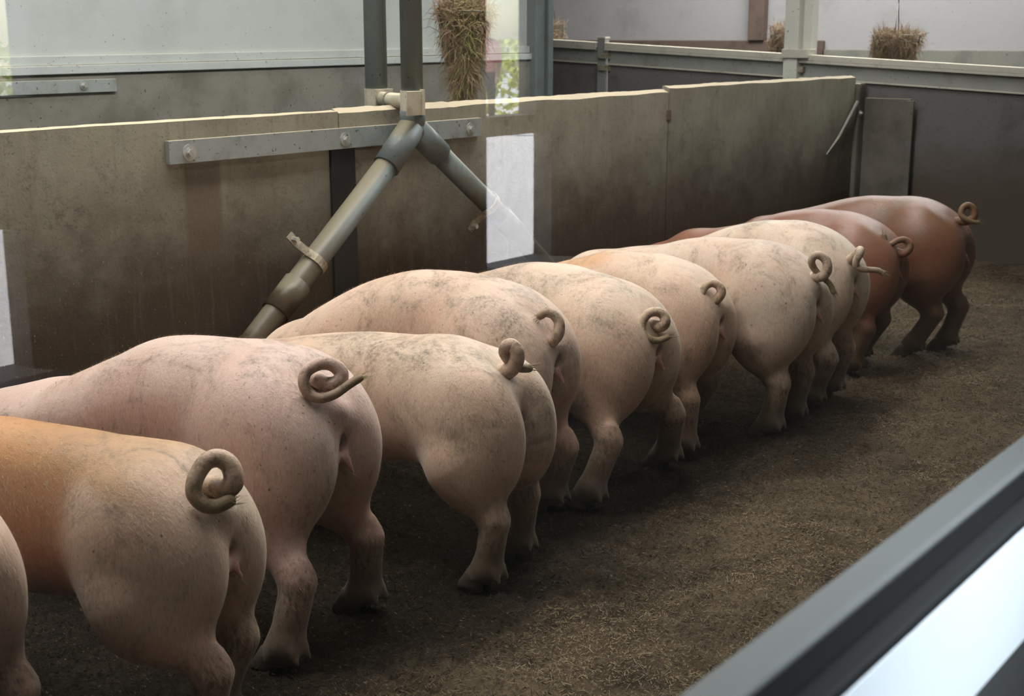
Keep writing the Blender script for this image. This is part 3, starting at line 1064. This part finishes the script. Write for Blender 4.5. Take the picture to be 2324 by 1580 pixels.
PIGS = [
    dict(X=1.21, Y=2.15, S=.92, top=[(0, .52), (.07, .60), (.2, .645), (.4, .65), (.7, .62), (1.0, .55), (1.2, .47)], yaw=15, w=.165,
         label='pale pink pig cut off by the frame edge, beside the orange-backed pig', tail=[(.03, .01, .55), (.0, .01, .57), (-.02, .02, .60), (.0, .04, .62), (.02, .06, .60)]),
    dict(X=1.66, Y=1.98, yaw=14, hl=(.08, -.03, .0), hr=(.14, .05, .05), w=.174, S=.92, top=[(0, 0.5), (0.05, 0.565), (0.12, 0.605), (0.22, 0.625), (0.4, 0.64), (0.6, 0.64), (0.9, 0.59), (1.2, 0.49)], vox=.0085,
         label='pig with an orange saddle and a thick muddy curled tail', tail=[(0.045, 0.009, 0.569), (0.006, 0.013, 0.57), (-0.014, 0.012, 0.586), (-0.007, 0.008, 0.616), (0.012, 0.017, 0.634), (0.03, 0.037, 0.631), (0.038, 0.063, 0.604), (0.035, 0.075, 0.576), (0.018, 0.07, 0.554), (-0.0, 0.052, 0.547), (-0.016, 0.032, 0.554)], tailr=(.024, .014), tailmud=.9,
         patches=[saddle(.92, .25, .34, .55, (.42, .205, .09)), saddle(.8, .05, .2, .07, (.48, .28, .13)), saddle(.85, .3, .5, .07, (.50, .25, .085))]),
    dict(X=2.14, Y=2.13, yaw=7, hl=(.07, .09, .02), hr=(.11, -.05, .05), w=.192, head=(1.34, .17), S=1.0, top=[(0, 0.57), (0.05, 0.645), (0.12, 0.695), (0.2, 0.715), (0.32, 0.725), (0.45, 0.72), (0.58, 0.705), (0.7, 0.655), (0.85, 0.59), (1.0, 0.525), (1.15, 0.485), (1.28, 0.455), (1.40, 0.40)], vox=.0085,
         skin=(.61, .46, .40), label='large rosy pig with a full spiral tail, behind the orange-saddled pig', tail=[(0.066, 0.027, 0.668), (0.031, 0.028, 0.661), (0.004, 0.019, 0.668), (0.002, 0.011, 0.689), (0.02, 0.019, 0.708), (0.041, 0.04, 0.712), (0.056, 0.068, 0.699), (0.056, 0.082, 0.675), (0.044, 0.08, 0.649), (0.021, 0.066, 0.638), (-0.004, 0.045, 0.646), (-0.022, 0.019, 0.663), (-0.039, -0.005, 0.678)]),
    dict(X=2.70, Y=2.05, yaw=6, hamx=-.09, hl=(.06, .0, .0), hr=(.10, -.02, .04), w=.172, S=.93, top=[(0, 0.5), (0.05, 0.58), (0.1, 0.615), (0.16, 0.638), (0.24, 0.648), (0.46, 0.64), (0.62, 0.62), (0.8, 0.585), (1.0, 0.535), (1.2, 0.46)], vox=.0085,
         dirt=.05, skin=(.60, .465, .355), label='pale pig with its whole flank showing and a short upright tail', tail=[(0.024, -0.001, 0.59), (0.002, 0.001, 0.616), (-0.002, 0.003, 0.643), (0.01, 0.007, 0.66), (0.022, 0.015, 0.659), (0.03, 0.013, 0.642), (0.026, 0.003, 0.622), (0.016, -0.01, 0.602), (-0.001, -0.02, 0.595), (-0.018, -0.031, 0.594)], tailr=(.024, .012)),
    dict(X=3.09, Y=2.19, yaw=4, w=.178, S=1.0, top=[(0, 0.54), (0.05, 0.61), (0.12, 0.68), (0.22, 0.73), (0.35, 0.752), (0.5, 0.745), (0.65, 0.71), (0.88, 0.6), (1.08, 0.46), (1.25, 0.35)],
         dirt=.03, skin=(.60, .46, .36), label='high-backed pink pig whose tail arches like a hook, fifth along the row', tail=[(0.035, 0.021, 0.571), (0.006, 0.027, 0.587), (-0.013, 0.025, 0.613), (-0.01, 0.019, 0.644), (0.006, 0.024, 0.664), (0.025, 0.036, 0.67), (0.039, 0.042, 0.66)], tailr=(.022, .012)),
    dict(X=3.55, Y=2.12, yaw=0, hl=(.11, .16, .05), hr=(.13, -.12, .05), w=.186, S=.98, top=[(0, 0.5), (0.05, 0.58), (0.12, 0.635), (0.2, 0.675), (0.28, 0.7), (0.38, 0.715), (0.5, 0.71), (0.7, 0.66), (0.9, 0.59), (1.2, 0.47)],
         dirt=.03, skin=(.60, .465, .355), label='pig with a tightly coiled snail-shell tail, fully in view mid row', tail=[(0.026, 0.011, 0.561), (-0.003, 0.015, 0.557), (-0.021, 0.011, 0.57), (-0.015, 0.008, 0.593), (0.003, 0.019, 0.605), (0.022, 0.041, 0.601), (0.031, 0.061, 0.577), (0.025, 0.071, 0.549), (0.006, 0.063, 0.527), (-0.014, 0.043, 0.519), (-0.035, 0.019, 0.527)]),
    dict(X=4.05, Y=2.17, yaw=2, hl=(.10, .02, .06), hr=(.24, -.04, .12), w=.172, S=.96, top=[(0, 0.5), (0.04, 0.57), (0.1, 0.625), (0.15, 0.65), (0.28, 0.69), (0.45, 0.69), (0.56, 0.66), (0.7, 0.62), (0.9, 0.55), (1.2, 0.46)],
         skin=(.60, .45, .34), label='pig with an orange patch on its back and a drooping hook tail', tail=[(0.043, 0.025, 0.544), (0.014, 0.024, 0.56), (-0.001, 0.018, 0.586), (0.01, 0.019, 0.609), (0.031, 0.033, 0.618), (0.046, 0.055, 0.603), (0.048, 0.073, 0.57), (0.042, 0.08, 0.531), (0.027, 0.071, 0.501)], patches=[saddle(.7, .38, .5, .06, (.54, .30, .13))]),
    dict(X=4.43, Y=1.98, yaw=0, hl=(.15, .0, .09), hr=(.17, -.01, .10), w=.176, S=.98, top=[(0, 0.53), (0.05, 0.62), (0.12, 0.67), (0.2, 0.7), (0.35, 0.712), (0.45, 0.71), (0.55, 0.695), (0.68, 0.66), (0.83, 0.635), (1.0, 0.59), (1.2, 0.5)],
         dirt=.04, skin=(.58, .47, .375), label='cream pig standing farthest out of the row with a short thick tail', tail=[(0.02, 0.007, 0.604), (-0.013, 0.013, 0.611), (-0.028, 0.012, 0.638), (-0.02, 0.01, 0.669), (-0.001, 0.019, 0.686), (0.016, 0.033, 0.684), (0.025, 0.033, 0.661), (0.016, 0.016, 0.631), (-0.01, -0.002, 0.602), (-0.031, -0.011, 0.581), (-0.045, -0.014, 0.553)]),
    dict(X=4.88, Y=2.03, yaw=-1, hl=(.14, .0, .05), hr=(.16, .0, .08), w=.170, S=1.0, top=[(0, 0.55), (0.05, 0.63), (0.15, 0.7), (0.3, 0.73), (0.37, 0.728), (0.55, 0.69), (0.7, 0.63), (0.9, 0.56), (1.2, 0.47)],
         skin=(.62, .52, .42), label='cream pig whose bent tail sticks out straight, next to the first brown pig', tail=[(0.043, 0.027, 0.589), (0.013, 0.036, 0.611), (-0.018, 0.057, 0.637), (-0.034, 0.065, 0.653), (-0.038, 0.079, 0.638), (-0.028, 0.081, 0.614), (-0.028, 0.075, 0.591), (-0.046, 0.065, 0.581), (-0.071, 0.047, 0.578), (-0.094, 0.029, 0.576), (-0.113, 0.018, 0.566)]),
    dict(X=5.54, Y=2.11, yaw=5, hl=(.17, .05, .09), hr=(.22, .0, .10), w=.172, S=.98, top=[(0, 0.5), (0.05, 0.58), (0.13, 0.65), (0.28, 0.7), (0.36, 0.705), (0.47, 0.695), (0.64, 0.65), (0.75, 0.61), (1.0, 0.55), (1.2, 0.46)],
         skin=(.235, .108, .068), mat='pig_brown', label='reddish brown pig with a paler rump and a looped tail', tail=[(0.03, 0.013, 0.544), (-0.009, 0.013, 0.538), (-0.032, 0.005, 0.556), (-0.032, -0.002, 0.581), (-0.011, 0.007, 0.598), (0.013, 0.03, 0.595), (0.035, 0.055, 0.58), (0.051, 0.062, 0.59), (0.061, 0.061, 0.618)]),
    dict(X=6.0, Y=1.98, yaw=3, hl=(.21, .0, .09), hr=(.12, .0, .04), w=.178, S=1.0, top=[(0, 0.54), (0.05, 0.62), (0.1, 0.67), (0.2, 0.715), (0.3, 0.728), (0.45, 0.725), (0.55, 0.71), (0.72, 0.66), (0.95, 0.59), (1.2, 0.48)],
         skin=(.185, .086, .046), mat='pig_brown', label='glossy brown pig at the far end of the row', tail=[(0.044, 0.011, 0.637), (0.009, 0.011, 0.638), (-0.018, -0.001, 0.658), (-0.013, -0.007, 0.693), (0.009, 0.003, 0.71), (0.027, 0.025, 0.699), (0.027, 0.039, 0.671), (0.006, 0.037, 0.651), (-0.02, 0.022, 0.639), (-0.04, 0.003, 0.635)]),
]
for P in PIGS:
    make_pig(P)

# ------------------------------------------------------------------ visitor out in the yard, mirrored in the pane
def make_person(loc, rz):
    vox = .0125
    xs_ = np.arange(-.32, .33, vox, dtype=np.float32)
    ys_ = np.arange(-.36, .37, vox, dtype=np.float32)
    zs_ = np.arange(-.02, 1.76, vox, dtype=np.float32)
    X, Y, Z = xs_[:, None, None], ys_[None, :, None], zs_[None, None, :]

    def cone(a, b, ra, rb, sq=1.0):
        a, b = np.array(a, float), np.array(b, float)
        ba = b - a
        t = np.clip(((X - a[0]) * ba[0] + (Y - a[1]) * ba[1] + (Z - a[2]) * ba[2]) / float(ba @ ba), 0, 1)
        d = np.sqrt(((X - a[0] - t * ba[0]) / sq) ** 2 + (Y - a[1] - t * ba[1]) ** 2 + (Z - a[2] - t * ba[2]) ** 2)
        return d - (ra + (rb - ra) * t)

    def ell(c, r):
        k = np.sqrt(((X - c[0]) / r[0]) ** 2 + ((Y - c[1]) / r[1]) ** 2 + ((Z - c[2]) / r[2]) ** 2)
        return (k - 1) * min(r)
    D = ell((0, 0, 1.22), (.12, .175, .25))
    D = smin(D, ell((0, 0, .96), (.12, .165, .14)), .06)
    D = smin(D, cone((0, -.14, 1.38), (0, .14, 1.38), .062, .062), .05)
    D = smin(D, cone((-.01, 0, 1.42), (.01, 0, 1.52), .055, .05), .03)
    D = smin(D, ell((.015, 0, 1.60), (.095, .075, .115)), .02)
    D = smin(D, cone((.105, 0, 1.60), (.115, 0, 1.575), .012, .016), .012)
    for s in (1, -1):
        D = smin(D, ell((.0, s * .077, 1.59), (.02, .012, .03)), .008)
        D = smin(D, cone((0, s * .175, 1.38), (-.01, s * .215, 1.10), .052, .042), .03)
        D = smin(D, cone((-.01, s * .215, 1.10), (.10, s * .20, .88), .042, .03), .02)
        D = smin(D, ell((.135, s * .195, .82), (.03, .024, .05)), .015)
        for k, q in enumerate((-.021, -.007, .007, .021)):
            ln = (.055, .065, .06, .045)[k]
            D = smin(D, cone((.145 + q, s * .195, .785), (.15 + q * 1.2, s * .188, .785 - ln), .0095, .008), .004)
        D = smin(D, cone((.155, s * .185, .84), (.185, s * .175, .79), .011, .009), .006)
        D = smin(D, cone((0, s * .09, .92), (.01, s * .095, .50), .088, .058), .03)
        D = smin(D, cone((.01, s * .095, .50), (-.02, s * .10, .09), .058, .042), .02)
        D = smin(D, cone((-.03, s * .10, .045), (.13, s * .115, .035), .042, .036), .02)
    V, Q = nets(D, (xs_[0], ys_[0], zs_[0]), vox)
    t = thing('person', 'person in a pink top and dark trousers standing outside, seen mirrored in the pane', 'person', loc, rz)
    b = fast_mesh('body', V, Q, None)
    b.data.materials.clear()
    b.parent = t
    b.data.shade_smooth()
    x, y, z = V.T
    col = np.tile((.55, .33, .25), (len(V), 1))
    arm = np.abs(y) > .165
    col[(z > .93) & (z < 1.45) & (~arm | (z > 1.10))] = (.75, .30, .26)
    col[(z <= .95) & (~arm | (z < .70))] = (.035, .035, .045)
    col[z < .09] = (.02, .02, .02)
    ca = b.data.color_attributes.new('coat', 'FLOAT_COLOR', 'POINT')
    ca.data.foreach_set('color', np.concatenate([col, np.ones((len(V), 1))], 1).astype(np.float32).ravel())
    n = N('person_skin_and_cloth', .7, .2)
    n.color(n.node('ShaderNodeAttribute', attribute_name='coat').outputs['Color'])
    b.data.materials.append(n.m)
    bm = bmesh.new()
    bmesh.ops.create_uvsphere(bm, u_segments=20, v_segments=14, radius=1)
    for v in bm.verts:
        v.co = Vector((v.co.x * .10 - .008, v.co.y * .083, 1.625 + v.co.z * (.10 if v.co.z > 0 else .13)))
        if v.co.x > .03 and v.co.z < 1.65:
            v.co.x = .03
    obj('hair', bm, N('person_hair', .6, .3).color((.10, .06, .03)).m, t, True)


make_person((16.2, -12.3, -.02), math.radians(150))

# ------------------------------------------------------------------ pen floor: uneven bedding
xs = np.arange(-1.6, 9.3, .022)
ys = np.arange(.37, 3.67, .022)
GX, GY = np.meshgrid(xs, ys, indexing='ij')


def vnoise(X, Y, s, seed):
    r = np.random.default_rng(seed)
    g = r.random((256, 256))
    u, v = X / s + 40, Y / s + 40
    i, j = np.floor(u).astype(int), np.floor(v).astype(int)
    a, b = u - i, v - j
    a, b = a * a * (3 - 2 * a), b * b * (3 - 2 * b)
    G = lambda p, q: g[p % 256, q % 256]
    return (G(i, j) * (1 - a) + G(i + 1, j) * a) * (1 - b) + (G(i, j + 1) * (1 - a) + G(i + 1, j + 1) * a) * b - .5


def ground(X, Y):
    return .022 * vnoise(X, Y, .35, 1) + .024 * vnoise(X, Y, .11, 2) + .022 * vnoise(X, Y, .05, 3)


GZ = ground(GX, GY) + rng.normal(0, .004, GX.shape)
nx, ny = GX.shape
V = np.stack([GX.ravel(), GY.ravel(), GZ.ravel()], 1)
ix = np.arange(nx * ny).reshape(nx, ny)
Q = np.stack([ix[:-1, :-1].ravel(), ix[1:, :-1].ravel(), ix[1:, 1:].ravel(), ix[:-1, 1:].ravel()], 1)
n = N('trampled_bedding', .9, .15)
c = n.mix(n.ramp(n.noise(3, 6, .7), .35, .68), (.12, .086, .048), (.042, .031, .018))
c = n.mix(n.ramp(n.noise(1.1, 4, .6), .42, .66), c, (.18, .132, .078))
# shade behind the row of pigs, painted into the bedding colour
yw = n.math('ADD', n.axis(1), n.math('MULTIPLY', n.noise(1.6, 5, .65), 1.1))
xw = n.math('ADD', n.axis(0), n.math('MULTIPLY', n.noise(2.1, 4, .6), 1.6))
row_shade = n.math('MULTIPLY', n.ramp(yw, 2.15, 2.55), n.ramp(xw, 5.2, 6.2, 1, 0))
c = n.mix(n.math('MULTIPLY', row_shade, .8), c, (.022, .017, .009))
c = n.mix(n.ramp(n.noise(130, 4, .7), .5, .68, 0, .7), c, (.035, .026, .015))
c = n.mix(n.ramp(n.noise(1.0, 3, .6, (160, 60, 100)), .6, .72, 0, .8), c, (.30, .235, .14))
n.color(c)
n.bump(n.noise(140, 6, .75), .8, .01)


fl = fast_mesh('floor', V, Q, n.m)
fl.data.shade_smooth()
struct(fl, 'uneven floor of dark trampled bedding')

# loose straw chaff on it
nf = 640000
fx = rng.uniform(-1.0, 8.7, nf)
fy = .40 + (3.3 - .40) * rng.random(nf)
fz = ground(fx, fy) + .004 + .006 * rng.random(nf)
ln = .0025 + .0085 * rng.random(nf) ** 3
wd = .0004 + .0006 * rng.random(nf)
an = rng.uniform(0, 2 * PI, nf)
tl_ = rng.normal(0, .35, nf)
d = np.stack([np.cos(an) * np.cos(tl_), np.sin(an) * np.cos(tl_), np.sin(tl_)], 1) * ln[:, None]
s = np.stack([-np.sin(an), np.cos(an), rng.normal(0, .5, nf)], 1) * wd[:, None]
p = np.stack([fx, fy, fz], 1)
V = np.stack([p - d - s, p + d - s, p + d + s, p - d + s], 1).reshape(-1, 3)
Q = np.arange(nf * 4).reshape(-1, 4)
n = N('straw_chaff', .8, .2)
gi = n.node('ShaderNodeNewGeometry')
ri = gi.outputs['Random Per Island']
c = n.mix(ri, (.03, .020, .011), (.30, .225, .135))
c = n.mix(n.ramp(n.noise(2.2, 5, .65), .40, .62), c, n.mix(1.0, c, (.42, .40, .38), 'MULTIPLY'))
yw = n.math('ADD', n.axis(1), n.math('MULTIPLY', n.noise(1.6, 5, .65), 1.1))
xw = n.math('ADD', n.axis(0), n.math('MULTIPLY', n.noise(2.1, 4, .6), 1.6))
row_shade = n.math('MULTIPLY', n.ramp(yw, 2.15, 2.55), n.ramp(xw, 5.2, 6.2, 1, 0))
c = n.mix(row_shade, c, n.mix(1.0, c, (.18, .16, .13), 'MULTIPLY'))  # same painted shade darkens the chaff behind the pigs
n.color(c)
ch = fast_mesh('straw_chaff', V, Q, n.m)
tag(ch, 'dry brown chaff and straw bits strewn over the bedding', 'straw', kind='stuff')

# ------------------------------------------------------------------ viewing window between corridor and pen
YG = .30
zs0 = 1.45 - .325
wd_ = bpy.data.objects.new('window_1', None)
C.objects.link(wd_)
struct(wd_, 'viewing window between corridor and pen')
boxo('frame', (-1.5, 9.0, .3045, .336, 1.05, 1.093), M['frame'], wd_, .004)
boxo('gasket', (-1.5, 9.0, .3032, .3045, 1.06, 1.092), M['gasket'], wd_, .001)
boxo('lower_frame', (-1.5, 9.0, .2835, .3035, 1.062, 1.071), M['dark_frame'], wd_, .003)
boxo('apron_board', (-1.5, 9.0, .2845, .30, .951, 1.0615), M['sill'], wd_, .001)
boxo('glass', (-1.5, 9.0, .3045, .3085, 1.085, 3.4), M['glass'], wd_, 0)
boxo('frame', (-1.5, 9.0, YG - .012, YG + .03, 3.38, 3.44), M['frame'], wd_, .004)
ws = struct(boxo('wall_south', (-4, 18, .302, .36, -.02, 1.04), M['corrwall'], bev=0))
struct(boxo('wall_south', (-4, 18, .25, .36, 3.44, 4.2), M['corrwall'], bev=0))
